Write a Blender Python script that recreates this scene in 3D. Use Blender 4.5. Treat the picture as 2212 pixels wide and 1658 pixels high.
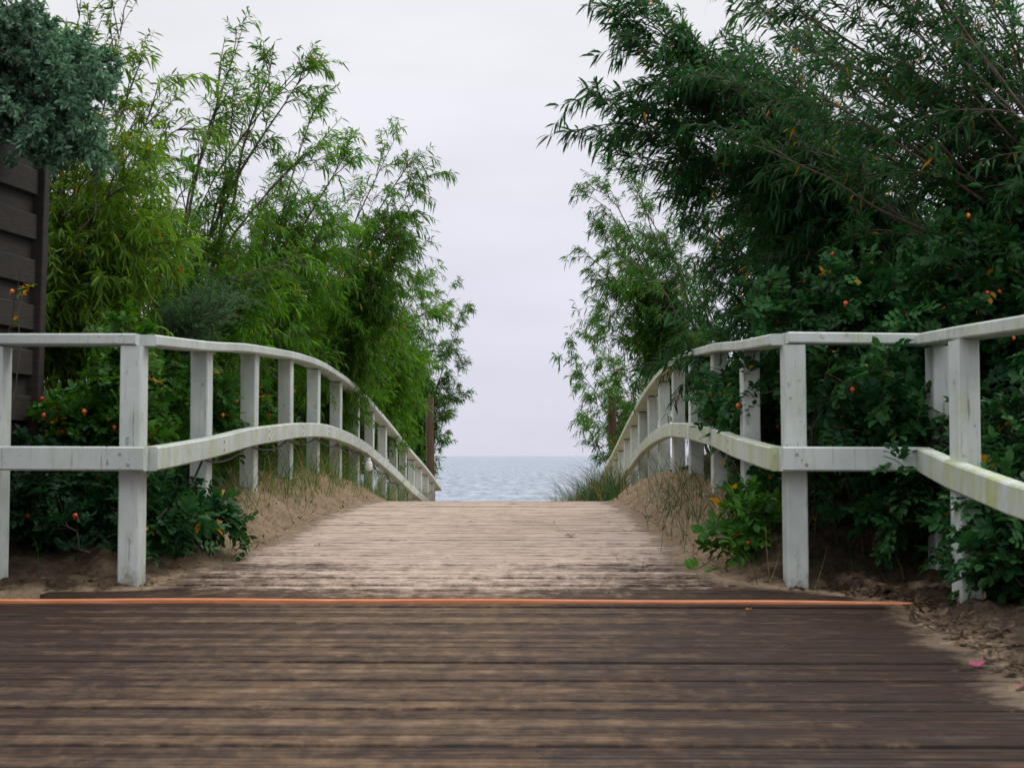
import bpy, math, random
import numpy as np
from mathutils import Vector, Matrix
R = math.radians
for o in list(bpy.data.objects): bpy.data.objects.remove(o)
sc = bpy.context.scene
C = sc.collection

# ------------------------------------------------------------------ camera
H = 0.55
cam = bpy.data.cameras.new('camera'); cam_o = bpy.data.objects.new('camera', cam); C.objects.link(cam_o)
cam_o.location = (0, 0, H); cam.lens = 50; cam.sensor_width = 36
cam_o.rotation_euler = (R(90 + 2.89), 0, R(1.007))
cam.clip_start = 0.05; cam.clip_end = 60000
cam.dof.use_dof = True; cam.dof.focus_distance = 15.0; cam.dof.aperture_fstop = 7.5
sc.camera = cam_o

# ------------------------------------------------------------------ sky and sun (pale overcast)
SUN_EL, SUN_AZ = 52, 60          # azimuth from +Y towards +X
w = bpy.data.worlds.new('World'); sc.world = w; w.use_nodes = True
nt = w.node_tree; N = nt.nodes; Lk = nt.links; N.clear()
out = N.new('ShaderNodeOutputWorld'); bg = N.new('ShaderNodeBackground'); Lk.new(bg.outputs[0], out.inputs[0])
sky = N.new('ShaderNodeTexSky'); sky.sky_type = 'NISHITA'; sky.sun_disc = False
sky.sun_elevation = R(SUN_EL); sky.sun_rotation = R(SUN_AZ)
tc = N.new('ShaderNodeTexCoord'); sep = N.new('ShaderNodeSeparateXYZ'); Lk.new(tc.outputs['Generated'], sep.inputs[0])
cr = N.new('ShaderNodeValToRGB'); e = cr.color_ramp.elements
e[0].position = 0.0; e[0].color = (.735, .73, .86, 1)
e[1].position = 1.0; e[1].color = (1.0, 1.0, 1.0, 1)
for p, c in ((.12, (.79, .78, .89, 1)), (.27, (.885, .883, .93, 1)), (.36, (.93, .935, .955, 1)), (.6, (.95, .96, 1.0, 1))):
    el = cr.color_ramp.elements.new(p); el.color = c
Lk.new(sep.outputs[2], cr.inputs[0])
mp = N.new('ShaderNodeMapping'); mp.inputs['Scale'].default_value = (2.2, 2.2, 9); Lk.new(tc.outputs['Generated'], mp.inputs[0])
nz = N.new('ShaderNodeTexNoise'); nz.inputs['Scale'].default_value = 2.0; nz.inputs['Detail'].default_value = 5; Lk.new(mp.outputs[0], nz.inputs[0])
mr = N.new('ShaderNodeMapRange'); mr.inputs[1].default_value = .35; mr.inputs[2].default_value = .7; mr.inputs[3].default_value = .945; mr.inputs[4].default_value = 1.05
Lk.new(nz.outputs[0], mr.inputs[0])
zen = N.new('ShaderNodeMapRange'); zen.inputs[1].default_value = .36; zen.inputs[2].default_value = .85; zen.inputs[3].default_value = 1.0; zen.inputs[4].default_value = 2.3   # overcast sky: brightest overhead
Lk.new(sep.outputs[2], zen.inputs[0])
mz = N.new('ShaderNodeMath'); mz.operation = 'MULTIPLY'; Lk.new(mr.outputs[0], mz.inputs[0]); Lk.new(zen.outputs[0], mz.inputs[1])
mul = N.new('ShaderNodeVectorMath'); mul.operation = 'SCALE'; Lk.new(cr.outputs[0], mul.inputs[0]); Lk.new(mz.outputs[0], mul.inputs['Scale'])
sk2 = N.new('ShaderNodeVectorMath'); sk2.operation = 'SCALE'; Lk.new(sky.outputs[0], sk2.inputs[0]); sk2.inputs['Scale'].default_value = 0.09
mx = N.new('ShaderNodeMixRGB'); mx.inputs[0].default_value = .06; Lk.new(mul.outputs[0], mx.inputs[1]); Lk.new(sk2.outputs[0], mx.inputs[2])
Lk.new(mx.outputs[0], bg.inputs[0]); bg.inputs[1].default_value = 1.0
sun = bpy.data.lights.new('sun', 'SUN'); sun.energy = 1.3; sun.angle = R(22); sun.color = (1, .97, .92)
so = bpy.data.objects.new('sun', sun); C.objects.link(so)
sd = Vector((math.sin(R(SUN_AZ)) * math.cos(R(SUN_EL)), math.cos(R(SUN_AZ)) * math.cos(R(SUN_EL)), math.sin(R(SUN_EL))))
so.rotation_euler = sd.to_track_quat('Z', 'Y').to_euler()
sc.view_settings.view_transform = 'Standard'; sc.view_settings.look = 'None'
sc.view_settings.exposure = 0; sc.view_settings.gamma = 1

# ------------------------------------------------------------------ helpers
def tag(o, label=None, cat=None, group=None, kind=None):
    if label: o['label'] = label
    if cat: o['category'] = cat
    if group: o['group'] = group
    if kind: o['kind'] = kind
    return o
def empty(name, loc):
    o = bpy.data.objects.new(name, None); C.objects.link(o); o.location = loc; o.empty_display_size = .1
    return o
def link(name, me, parent=None, mat=None):
    o = bpy.data.objects.new(name, me); C.objects.link(o)
    if mat: me.materials.append(mat)
    if parent:
        o.parent = parent; o.location = -parent.location
    return o
def mesh_np(name, V, loops, starts, totals, col=None, smooth=False):
    me = bpy.data.meshes.new(name)
    V = np.asarray(V, np.float32).reshape(-1, 3)
    me.vertices.add(len(V)); me.vertices.foreach_set('co', V.ravel())
    me.loops.add(len(loops)); me.loops.foreach_set('vertex_index', np.asarray(loops, np.int32))
    me.polygons.add(len(starts)); me.polygons.foreach_set('loop_start', np.asarray(starts, np.int32))
    me.polygons.foreach_set('loop_total', np.asarray(totals, np.int32))
    me.polygons.foreach_set('use_smooth', np.full(len(starts), smooth, bool))
    if col is not None:
        a = me.attributes.new('Col', 'FLOAT_COLOR', 'POINT')
        c4 = np.ones((len(V), 4), np.float32); c4[:, :3] = col; a.data.foreach_set('color', c4.ravel())
    me.update(calc_edges=True); me.validate()
    return me
def unit(v):
    return v / np.maximum(np.linalg.norm(v, axis=-1, keepdims=True), 1e-9)
def at(px, py, d):               # direction read off the photograph -> a point d metres along the path
    # exact inverse of the camera set above
    v = Vector(((px - 1106) / 3072., (829 - py) / 3072., -1.0))
    v = cam_o.rotation_euler.to_matrix() @ v
    t = d / v.y
    return np.array((v.x * t, d, H + v.z * t))
class MB:
    """collects chamfered bars and boxes into one mesh"""
    def __init__(s): s.v = []; s.f = []
    def sweep(s, pts, w, h, ch=.006, up=None, endcap=True):
        """rectangle w (sideways) x h (up) with chamfered edges swept along pts, mitred corners"""
        pts = np.array(pts, float); n = len(pts); b = len(s.v)
        sec = [(-w/2+ch, -h/2), (w/2-ch, -h/2), (w/2, -h/2+ch), (w/2, h/2-ch), (w/2-ch, h/2), (-w/2+ch, h/2), (-w/2, h/2-ch), (-w/2, -h/2+ch)]
        U0 = np.array(up if up is not None else (0, 0, 1.))
        for i in range(n):
            a = pts[min(i+1, n-1)] - pts[i] if i < n-1 else pts[i] - pts[i-1]
            c = pts[i] - pts[i-1] if i > 0 else a
            t = unit(unit(a) + unit(c)); S = unit(np.cross(t, U0)); U = unit(np.cross(S, t))
            sc_ = 1.0 / max(.5, float(np.dot(t, unit(a))))
            for x, y in sec: s.v.append(tuple(pts[i] + S * x * sc_ + U * y))
        for i in range(n-1):
            for k in range(8):
                k2 = (k+1) % 8
                s.f.append((b+i*8+k, b+i*8+k2, b+(i+1)*8+k2, b+(i+1)*8+k))
        s.f.append(tuple(b+k for k in range(7, -1, -1))); s.f.append(tuple(b+(n-1)*8+k for k in range(8)))
        return s
    def box(s, x0, x1, y0, y1, z0, z1, ch=.004):
        return s.sweep([((x0+x1)/2, (y0+y1)/2, z0), ((x0+x1)/2, (y0+y1)/2, z1)], x1-x0, y1-y0, ch, up=(0, 1, 0))
    def build(s, name, mat, parent=None, smooth=False):
        me = bpy.data.meshes.new(name); me.from_pydata(s.v, [], s.f); me.update()
        return link(name, me, parent, mat)
def vnoise(x, y, seed=0):
    rs = np.random.RandomState(seed); T = rs.rand(256, 256)
    xi = np.floor(x).astype(int); yi = np.floor(y).astype(int); fx = x-xi; fy = y-yi
    fx = fx*fx*(3-2*fx); fy = fy*fy*(3-2*fy)
    g = lambda a, b: T[a % 256, b % 256]
    return (g(xi, yi)*(1-fx)+g(xi+1, yi)*fx)*(1-fy)+(g(xi, yi+1)*(1-fx)+g(xi+1, yi+1)*fx)*fy
def fbm(x, y, s, seed=0, o=4):
    r = 0; a = .5
    for i in range(o):
        r = r + a*(vnoise(x*s, y*s, seed+i)-.5); s *= 2.07; a *= .5
    return r
def sstep(x, a, b):
    t = np.clip((x-a)/(b-a), 0, 1); return t*t*(3-2*t)

# ------------------------------------------------------------------ materials
def new_mat(name):
    m = bpy.data.materials.new(name); m.use_nodes = True; n = m.node_tree.nodes
    return m, m.node_tree, n, m.node_tree.links, n['Principled BSDF']
def nd(n, t, **kw):
    x = n.new(t)
    for k, v in kw.items():
        if k.startswith('i_'):
            key = k[2:]; x.inputs[int(key) if key.isdigit() else key].default_value = v
        else: setattr(x, k, v)
    return x
def noise(n, l, vec, scale=(1, 1, 1), s=5, detail=4, rough=.55):
    m = nd(n, 'ShaderNodeMapping'); m.inputs['Scale'].default_value = scale; l.new(vec, m.inputs[0])
    z = nd(n, 'ShaderNodeTexNoise'); z.inputs['Scale'].default_value = s; z.inputs['Detail'].default_value = detail; z.inputs['Roughness'].default_value = rough
    l.new(m.outputs[0], z.inputs[0]); return z.outputs[0]
def mrange(n, l, src, a, b, c=0, d=1):
    m = nd(n, 'ShaderNodeMapRange'); m.inputs[1].default_value = a; m.inputs[2].default_value = b; m.inputs[3].default_value = c; m.inputs[4].default_value = d
    l.new(src, m.inputs[0]); return m.outputs[0]
def mixc(n, l, fac, a, b, mode='MIX'):
    m = nd(n, 'ShaderNodeMixRGB', blend_type=mode)
    for k, v in ((0, fac), (1, a), (2, b)):
        if hasattr(v, 'is_linked') or hasattr(v, 'links'): l.new(v, m.inputs[k])
        elif isinstance(v, (int, float)): m.inputs[k].default_value = v
        else: m.inputs[k].default_value = (*v, 1)
    return m.outputs[0]
def math_(n, l, op, a, b=None):
    m = nd(n, 'ShaderNodeMath', operation=op)
    for k, v in ((0, a), (1, b)):
        if v is None: continue
        if isinstance(v, (int, float)): m.inputs[k].default_value = v
        else: l.new(v, m.inputs[k])
    return m.outputs[0]
def bump(n, l, h, p, strength=.3, dist=.01):
    b = nd(n, 'ShaderNodeBump'); b.inputs['Strength'].default_value = strength; b.inputs['Distance'].default_value = dist
    l.new(h, b.inputs['Height']); l.new(b.outputs[0], p.inputs['Normal'])

def leaf_mat(name, trans=.42, rough=.5, spec=.16):
    m, t, n, l, p = new_mat(name)
    a = nd(n, 'ShaderNodeAttribute', attribute_name='Col')
    l.new(a.outputs['Color'], p.inputs['Base Color']); p.inputs['Roughness'].default_value = rough
    p.inputs['Specular IOR Level'].default_value = spec
    tr = nd(n, 'ShaderNodeBsdfTranslucent')
    hs = nd(n, 'ShaderNodeHueSaturation'); hs.inputs['Saturation'].default_value = 1.15; hs.inputs['Value'].default_value = 1.5; hs.inputs['Hue'].default_value = .485
    l.new(a.outputs['Color'], hs.inputs['Color']); l.new(hs.outputs[0], tr.inputs[0])
    ms = nd(n, 'ShaderNodeMixShader'); ms.inputs[0].default_value = trans
    l.new(p.outputs[0], ms.inputs[1]); l.new(tr.outputs[0], ms.inputs[2]); l.new(ms.outputs[0], n['Material Output'].inputs[0])
    return m
M = {}
M['leaf'] = leaf_mat('leaf'); M['rose_leaf'] = leaf_mat('rose_leaf', .3, .5); M['grey_leaf'] = leaf_mat('grey_leaf', .2, .7, .2)
M['grass'] = leaf_mat('grass_blade', .3, .5)
def bark_mat(name, c1, c2):
    m, t, n, l, p = new_mat(name); tcn = nd(n, 'ShaderNodeTexCoord')
    z = noise(n, l, tcn.outputs['Object'], (20, 20, 4), 3)
    l.new(mixc(n, l, mrange(n, l, z, .35, .65), c1, c2), p.inputs['Base Color']); p.inputs['Roughness'].default_value = .8
    bump(n, l, z, p, .4, .004); return m
M['bark'] = bark_mat('bark', (.045, .028, .022), (.12, .085, .06))
M['rose_stem'] = bark_mat('rose_stem', (.035, .025, .018), (.09, .06, .035))

def paint_mat(name, algae=.25, seed=0):
    m, t, n, l, p = new_mat(name); tcn = nd(n, 'ShaderNodeTexCoord'); g = nd(n, 'ShaderNodeNewGeometry')
    pos = g.outputs['Position']
    fine = noise(n, l, pos, (1, 1, 1), 40, 5)
    big = noise(n, l, pos, (1, 1, 1), 3.5 + seed, 5, .65)
    streak = noise(n, l, pos, (1, 1, .08), 28, 4, .6)
    base = mixc(n, l, mrange(n, l, big, .35, .7), (.40, .445, .42), (.555, .60, .57))
    dirt = mixc(n, l, mrange(n, l, streak, .55, .82, 0, .42), base, (.25, .22, .15))
    spots = noise(n, l, pos, (1, 1, .6), 26, 3, .7)
    dirt = mixc(n, l, mrange(n, l, spots, .66, .72, 0, .75), dirt, (.12, .10, .075))
    al = noise(n, l, pos, (1.3, 1.3, .6), 5, 5, .7)
    colr = mixc(n, l, mrange(n, l, al, .62 - algae*.35, .80 - algae*.25, 0, .25 + algae), dirt, (.36, .40, .14))
    cr_ = noise(n, l, pos, (1, 1, .05), 90, 3, .6)
    colr = mixc(n, l, mrange(n, l, cr_, .63, .69, 0, .6), colr, (.10, .09, .08))
    fl = noise(n, l, pos, (1, 1, .8), 14, 7, .8); colr = mixc(n, l, mrange(n, l, fl, .60, .66, 0, .55), colr, (.20, .18, .145))
    gz_ = nd(n, 'ShaderNodeSeparateXYZ'); l.new(pos, gz_.inputs[0])
    foot = math_(n, l, 'ADD', mrange(n, l, gz_.outputs[2], -.02, .16, .38, 0), mrange(n, l, fl, .35, .65, 0, .3))
    colr = mixc(n, l, mrange(n, l, foot, .30, .55, 0, .75), colr, (.13, .105, .075))
    l.new(colr, p.inputs['Base Color']); p.inputs['Roughness'].default_value = .62
    bump(n, l, mixc(n, l, .5, fine, cr_), p, .25, .003); return m
M['paint'] = paint_mat('white_paint', .22); M['paint_algae'] = paint_mat('white_paint_algae', .6, 1)
M['paint_mid'] = paint_mat('white_paint_mossy', .42, 2)

def deck_mat(name):
    m, t, n, l, p = new_mat(name); g = nd(n, 'ShaderNodeNewGeometry'); pos = g.outputs['Position']
    a = nd(n, 'ShaderNodeAttribute', attribute_name='Col')
    s = nd(n, 'ShaderNodeSeparateXYZ'); l.new(pos, s.inputs[0])
    X, Y = s.outputs[0], s.outputs[1]
    grain = noise(n, l, pos, (5.5, 60, 20), 2.2, 8, .72)
    grain2 = noise(n, l, pos, (7, 190, 20), 1.6, 4, .6)
    blot = noise(n, l, pos, (2.2, 4.5, 1), 1.6, 8, .75)
    blot2 = noise(n, l, pos, (9, 22, 1), 1.5, 7, .78)
    sepc = nd(n, 'ShaderNodeSeparateColor'); l.new(a.outputs['Color'], sepc.inputs[0]); rnd = sepc.outputs[0]
    # bare stained wood; the same dark tone carries painted shade at the sides
    dark = mixc(n, l, mrange(n, l, grain, .30, .70), (.008, .004, .003), (.052, .025, .015))
    # worn and sanded wood along the walked middle
    worn = mixc(n, l, mrange(n, l, grain, .25, .72), (.078, .047, .027), (.30, .196, .115))
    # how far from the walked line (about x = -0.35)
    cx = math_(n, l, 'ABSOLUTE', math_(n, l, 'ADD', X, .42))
    edge = mrange(n, l, cx, .25, 1.5, 1.15, -.6)  # wear fades sideways; tree shade and vignette darkening are painted in too
    ramp = mrange(n, l, Y, 5.35, 5.6, 0, .62)
    ramp2 = mrange(n, l, Y, 6.2, 9.0, 0, .55)
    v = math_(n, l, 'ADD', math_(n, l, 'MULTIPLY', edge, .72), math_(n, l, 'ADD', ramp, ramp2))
    v = math_(n, l, 'ADD', v, mrange(n, l, blot, .3, .7, -.55, .42))
    v = math_(n, l, 'ADD', v, mrange(n, l, blot2, .3, .7, -.55, .45))
    v = math_(n, l, 'ADD', v, mrange(n, l, rnd, 0, 1, -.5, .3))
    blot3 = noise(n, l, pos, (11, 3.6, 1), 1.3, 6, .75)
    v = math_(n, l, 'ADD', v, mrange(n, l, blot3, .32, .68, -.5, .45))
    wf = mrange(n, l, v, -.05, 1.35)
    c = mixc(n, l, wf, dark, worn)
    # cool grey weathered streaks and warm bare ones
    tint = noise(n, l, pos, (1.8, 15, 1), 1.7, 4, .6)
    c = mixc(n, l, mrange(n, l, tint, .56, .66, 0, .5), c, (.070, .064, .058))
    c = mixc(n, l, mrange(n, l, tint, .42, .34, 0, .4), c, (.22, .125, .065))
    # dry sand dusted over the upper ramp
    sandf = mrange(n, l, math_(n, l, 'ADD', v, mrange(n, l, Y, 5.4, 8.2, .05, 2.1)), .85, 2.1, 0, .92)
    sandn = noise(n, l, pos, (1.5, 9, 1), 3, 6, .7)
    sandf = math_(n, l, 'MULTIPLY', sandf, mrange(n, l, sandn, .3, .58, .45, 1))
    sandf = math_(n, l, 'MULTIPLY', sandf, mrange(n, l, Y, 5.25, 5.5, .12, 1))
    c = mixc(n, l, sandf, c, (.66, .515, .425))
    # pale dried scuffs and black knots
    sc1 = noise(n, l, pos, (2.4, 16, 1), 2.2, 4, .65)
    c = mixc(n, l, mrange(n, l, sc1, .66, .74, 0, .35), c, (.27, .23, .185))
    kn = noise(n, l, pos, (5, 22, 1), 1.5, 2, .5)
    c = mixc(n, l, mrange(n, l, kn, .70, .74, 0, .8), c, (.018, .012, .010))
    c = mixc(n, l, mrange(n, l, grain2, .48, .68, 0, .7), c, (.03, .022, .018))
    gv = math_(n, l, 'MULTIPLY', math_(n, l, 'MULTIPLY', sepc.outputs[1], mrange(n, l, sandf, .3, .95, .9, .12)), mrange(n, l, blot2, .38, .62, .95, .15))
    c = mixc(n, l, gv, c, (.012, .009, .008))
    es = noise(n, l, pos, (1, 1.6, 1), 16, 6, .75)
    ef = mrange(n, l, math_(n, l, 'ADD', sepc.outputs[2], math_(n, l, 'MULTIPLY', es, 1.3)), 1.05, 1.30)
    c = mixc(n, l, math_(n, l, 'MULTIPLY', ef, .8), c, (.17, .125, .085))
    k2 = noise(n, l, pos, (8, 4, 1), 1.9, 3, .6); c = mixc(n, l, mrange(n, l, k2, .69, .73, 0, .75), c, (.016, .011, .009))
    k3 = noise(n, l, pos, (13, 5, 1), 1.7, 5, .7); c = mixc(n, l, mrange(n, l, k3, .70, .76, 0, .5), c, (.36, .33, .29))
    l.new(c, p.inputs['Base Color']); l.new(mrange(n, l, wf, 0, 1, .58, .85), p.inputs['Roughness'])
    p.inputs['Specular IOR Level'].default_value = .12
    bump(n, l, mixc(n, l, .5, grain, grain2), p, .55, .006); return m
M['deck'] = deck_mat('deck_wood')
def sand_mat():
    m, t, n, l, p = new_mat('sand'); g = nd(n, 'ShaderNodeNewGeometry'); pos = g.outputs['Position']
    a = nd(n, 'ShaderNodeAttribute', attribute_name='Col')
    b = noise(n, l, pos, (1, 1, 1), 6, 6, .65); f = noise(n, l, pos, (1, 1, 1), 90, 4, .7); v = noise(n, l, pos, (1, 1, 1), 22, 4, .7)
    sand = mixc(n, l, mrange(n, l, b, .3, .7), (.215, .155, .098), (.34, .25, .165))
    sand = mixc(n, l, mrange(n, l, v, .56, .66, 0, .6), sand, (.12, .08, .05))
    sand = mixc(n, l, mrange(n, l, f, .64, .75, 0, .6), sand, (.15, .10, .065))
    soil_shade = mixc(n, l, mrange(n, l, v, .3, .7), (.018, .013, .009), (.075, .052, .034))
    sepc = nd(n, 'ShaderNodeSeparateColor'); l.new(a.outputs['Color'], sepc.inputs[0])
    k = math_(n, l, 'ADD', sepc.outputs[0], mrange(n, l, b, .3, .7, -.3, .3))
    l.new(mixc(n, l, mrange(n, l, k, .3, .7), sand, soil_shade), p.inputs['Base Color']); p.inputs['Roughness'].default_value = .95
    p.inputs['Specular IOR Level'].default_value = .1
    bump(n, l, mixc(n, l, .5, f, v), p, .9, .03); return m
M['sand'] = sand_mat()
def sea_mat():
    m, t, n, l, p = new_mat('sea_water'); g = nd(n, 'ShaderNodeNewGeometry'); pos = g.outputs['Position']
    w1 = noise(n, l, pos, (.10, .35, 1), 1.4, 6, .62); w2 = noise(n, l, pos, (.45, 1.3, 1), 1.0, 5, .6)
    w3 = noise(n, l, pos, (.75, .13, 1), 1.0, 7, .72); w4 = noise(n, l, pos, (.02, .012, 1), 1.0, 3, .5)
    p.inputs['Roughness'].default_value = .22
    p.inputs['IOR'].default_value = 1.33
    c = mixc(n, l, mrange(n, l, w3, .38, .62), (.035, .085, .13), (.30, .36, .44))
    c = mixc(n, l, mrange(n, l, w4, .4, .6, 0, .35), c, (.28, .35, .43))
    l.new(c, p.inputs['Base Color'])
    h = math_(n, l, 'ADD', math_(n, l, 'MULTIPLY', w1, 1.0), math_(n, l, 'ADD', math_(n, l, 'MULTIPLY', w2, .35), math_(n, l, 'MULTIPLY', w3, 5.0)))
    bump(n, l, h, p, .8, 1.0)
    df = nd(n, 'ShaderNodeBsdfDiffuse'); l.new(mixc(n, l, mrange(n, l, w3, .36, .64), (.17, .21, .27), (.43, .455, .50)), df.inputs[0])
    ms = nd(n, 'ShaderNodeMixShader'); ms.inputs[0].default_value = .5; l.new(p.outputs[0], ms.inputs[1]); l.new(df.outputs[0], ms.inputs[2]); l.new(ms.outputs[0], n['Material Output'].inputs[0]); return m
M['sea'] = sea_mat()
def simple(name, c, rough=.6, var=.25, s=20, scale=(1, 1, 1), bmp=.2):
    m, t, n, l, p = new_mat(name); tcn = nd(n, 'ShaderNodeTexCoord')
    z = noise(n, l, tcn.outputs['Object'], scale, s)
    l.new(mixc(n, l, mrange(n, l, z, .3, .7), tuple(x*(1-var) for x in c), tuple(min(1, x*(1+var)) for x in c)), p.inputs['Base Color'])
    p.inputs['Roughness'].default_value = rough; bump(n, l, z, p, bmp, .003); return m
M['hip'] = simple('rose_hip', (.55, .060, .012), .3, .4, 60); M['hip_orange'] = simple('rose_hip_orange', (.75, .20, .015), .35, .35, 60)
M['petal'] = simple('pink_petal', (.33, .012, .095), .5, .3, 60); M['dry'] = simple('dry_leaf', (.10, .055, .025), .7, .5, 50)
m, t, n, l, p = new_mat('orange_strip'); g = nd(n, 'ShaderNodeNewGeometry')
z1 = noise(n, l, g.outputs['Position'], (3, 60, 60), 2, 6, .7); z2 = noise(n, l, g.outputs['Position'], (9, 60, 60), 2, 5, .75)
c = mixc(n, l, mrange(n, l, z1, .3, .7), (.40, .13, .05), (.62, .235, .105)); c = mixc(n, l, mrange(n, l, z2, .56, .70, 0, .6), c, (.14, .07, .04)); c = mixc(n, l, mrange(n, l, z1, .62, .7, 0, .6), c, (.70, .52, .42))
l.new(c, p.inputs['Base Color']); p.inputs['Roughness'].default_value = .8; bump(n, l, z2, p, .5, .004); M['strip'] = m
M['cable'] = simple('black_cable', (.012, .012, .012), .5); M['socket'] = simple('white_plastic', (.72, .74, .72), .35, .05)
M['brown_post'] = simple('brown_post_wood', (.070, .040, .022), .85, .6, 3, (8, 8, .8), .6)
M['dark_board'] = simple('dark_board_wood', (.020, .0145, .0105), .85, .5, 3, (4, 4, 40), .6)

# ------------------------------------------------------------------ profiles
_ky = np.array([-50, 5.3, 5.87, 7.0, 7.84, 9.39, 10.2, 10.8, 12, 13.17, 14.6, 16.05, 18, 20.3, 22.1, 40, 43])
_kz = np.array([.50, .50, .505, .563, .623, .689, .706, .706, .665, .592, .46, .315, .10, -.12, -.31, -2.6, -2.75]) + H
_gy = np.arange(-5, 60, .05); _gz = np.interp(_gy, _ky, _kz); _kern = np.exp(-np.linspace(-2, 2, 19)**2); _kern /= _kern.sum()
_gs = np.convolve(np.pad(_gz, 9, mode='edge'), _kern, mode='valid')
def rail_z(y): return np.interp(y, _gy, _gs)
def deck_z(y): return np.maximum(np.interp(y, _gy, _gs) - 1.05, -50) * sstep(np.asarray(y, float), 5.2, 6.0)
Ly = [-9, 5.5, 5.62, 5.72, 5.82, 6.3, 6.9, 7.6, 8.9, 10.3, 12, 30]; Lx = [-9, -9, -3.2, -2.2, -1.62, -1.52, -1.47, -1.38, -1.33, -1.27, -1.3, -1.5]
Ry = [-9, 3.0, 3.55, 4.06, 4.88, 5.35, 5.8, 6.0, 6.2, 7.4, 8.6, 10.2, 12, 30]; Rx = [1.1, 1.13, 1.2, 1.25, 1.27, 1.40, 1.17, .90, .78, .70, .66, .575, .6, .9]
def ground_z(X, Y):
    X = np.asarray(X, float); Y = np.asarray(Y, float)
    wob = fbm(X, Y, 4.5, 3)*.18 + fbm(X, Y, 22, 7, 3)*.07
    sl = np.interp(Y, Ly, Lx) - X + wob; sr = X - np.interp(Y, Ry, Rx) + wob
    s = np.maximum(sl, sr)
    dz = deck_z(Y)
    onramp = sstep(Y, 5.9, 7.2)
    z = dz - .09 + .09*sstep(s, -.22, 0) + .004 + fbm(X, Y, 34, 61, 2)*.012*sstep(s, -.22, -.05)
    pile = onramp*.17*sstep(s, 0, .42) + (1-onramp)*.025*sstep(s, 0, .3) + .02*sstep(s, 0, .15)*onramp
    bankR = sstep(Y, 5.75, 7.2); bankN = sstep(Y, 2, 5)*.25
    bk = np.where(X > 0, np.maximum(bankR, bankN), sstep(Y, 6.0, 7.8))
    bank = bk*(.42*sstep(s, .28, 1.5) + .5*sstep(s, 1.2, 5))
    fade = 1 - sstep(Y, 26, 38)
    z = z + (pile + bank)*fade
    z = z + np.where(s > 0, (fbm(X, Y, 6, 11)*.10 + fbm(X, Y, 15, 21)*.06)*sstep(s, 0, .25), 0)
    z = z + np.where(s > -.02, (fbm(X, Y, 26, 51, 3)*.055*sstep(s, -.02, .12)*(1-sstep(Y, 5.8, 7)*.55)), 0)
    z = z + sstep(np.abs(X), 4, 25)*fbm(X, Y, .15, 31)*2.0*fade
    beach = -2.15 - .028*(Y-40) 
    return np.where(Y > 40, np.minimum(z, beach) , z), s
def axis(segs):
    out = [segs[0][0]]
    for a, b, st in segs:
        n = max(1, int(round((b-a)/st))); out += list(np.linspace(a, b, n+1)[1:])
    return np.array(out)
gx = axis([(-400, -60, 40), (-60, -12, 4), (-12, -4, .5), (-4, -2.2, .08), (-2.2, -1.1, .024), (-1.1, .4, .15), (.4, 2.2, .024), (2.2, 4, .08), (4, 12, .5), (12, 60, 4), (60, 400, 40)])
gy = axis([(-30, 1.5, 1), (1.5, 3.2, .08), (3.2, 12, .03), (12, 24, .12), (24, 60, .8), (60, 140, 8)])
GX, GY = np.meshgrid(gx, gy); GZ, GS = ground_z(GX, GY)
nx, ny = len(gx), len(gy)
idx = np.arange(nx*ny).reshape(ny, nx)
q = np.stack([idx[:-1, :-1], idx[:-1, 1:], idx[1:, 1:], idx[1:, :-1]], -1).reshape(-1, 4)
soil_shade = sstep(GS, .40, .62)*(1 - sstep(GY, 11, 14)*.7)*(1-sstep(GY, 28, 36))
soil_shade = np.where((GX > 0), np.maximum(soil_shade, sstep(GS, .30, .50)*(1-sstep(GY, 6.3, 7.2))), np.maximum(soil_shade, sstep(GS, .30, .5)*(1-sstep(GY, 6.3, 7.0))*.9))
soil_shade = np.maximum(soil_shade, (.62+.2*(GX > 0)*(GY < 5.6))*sstep(GS, -.1, .12)*(1-sstep(GY, 6.0, 7.0)))  # near sand: soil and litter, with shade painted into the same mask
me = mesh_np('ground', np.stack([GX, GY, GZ], -1), q.ravel(), np.arange(len(q))*4, np.full(len(q), 4), np.repeat(soil_shade.reshape(-1, 1), 3, 1), True)
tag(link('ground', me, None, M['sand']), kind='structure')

# sea
v = [(-20000, 52, -3.0), (20000, 52, -3.0), (20000, 40000, -3.0), (-20000, 40000, -3.0)]
me = bpy.data.meshes.new('sea'); me.from_pydata(v, [], [(0, 1, 2, 3)]); me.update()
tag(link('sea', me, None, M['sea']), kind='structure')

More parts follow.
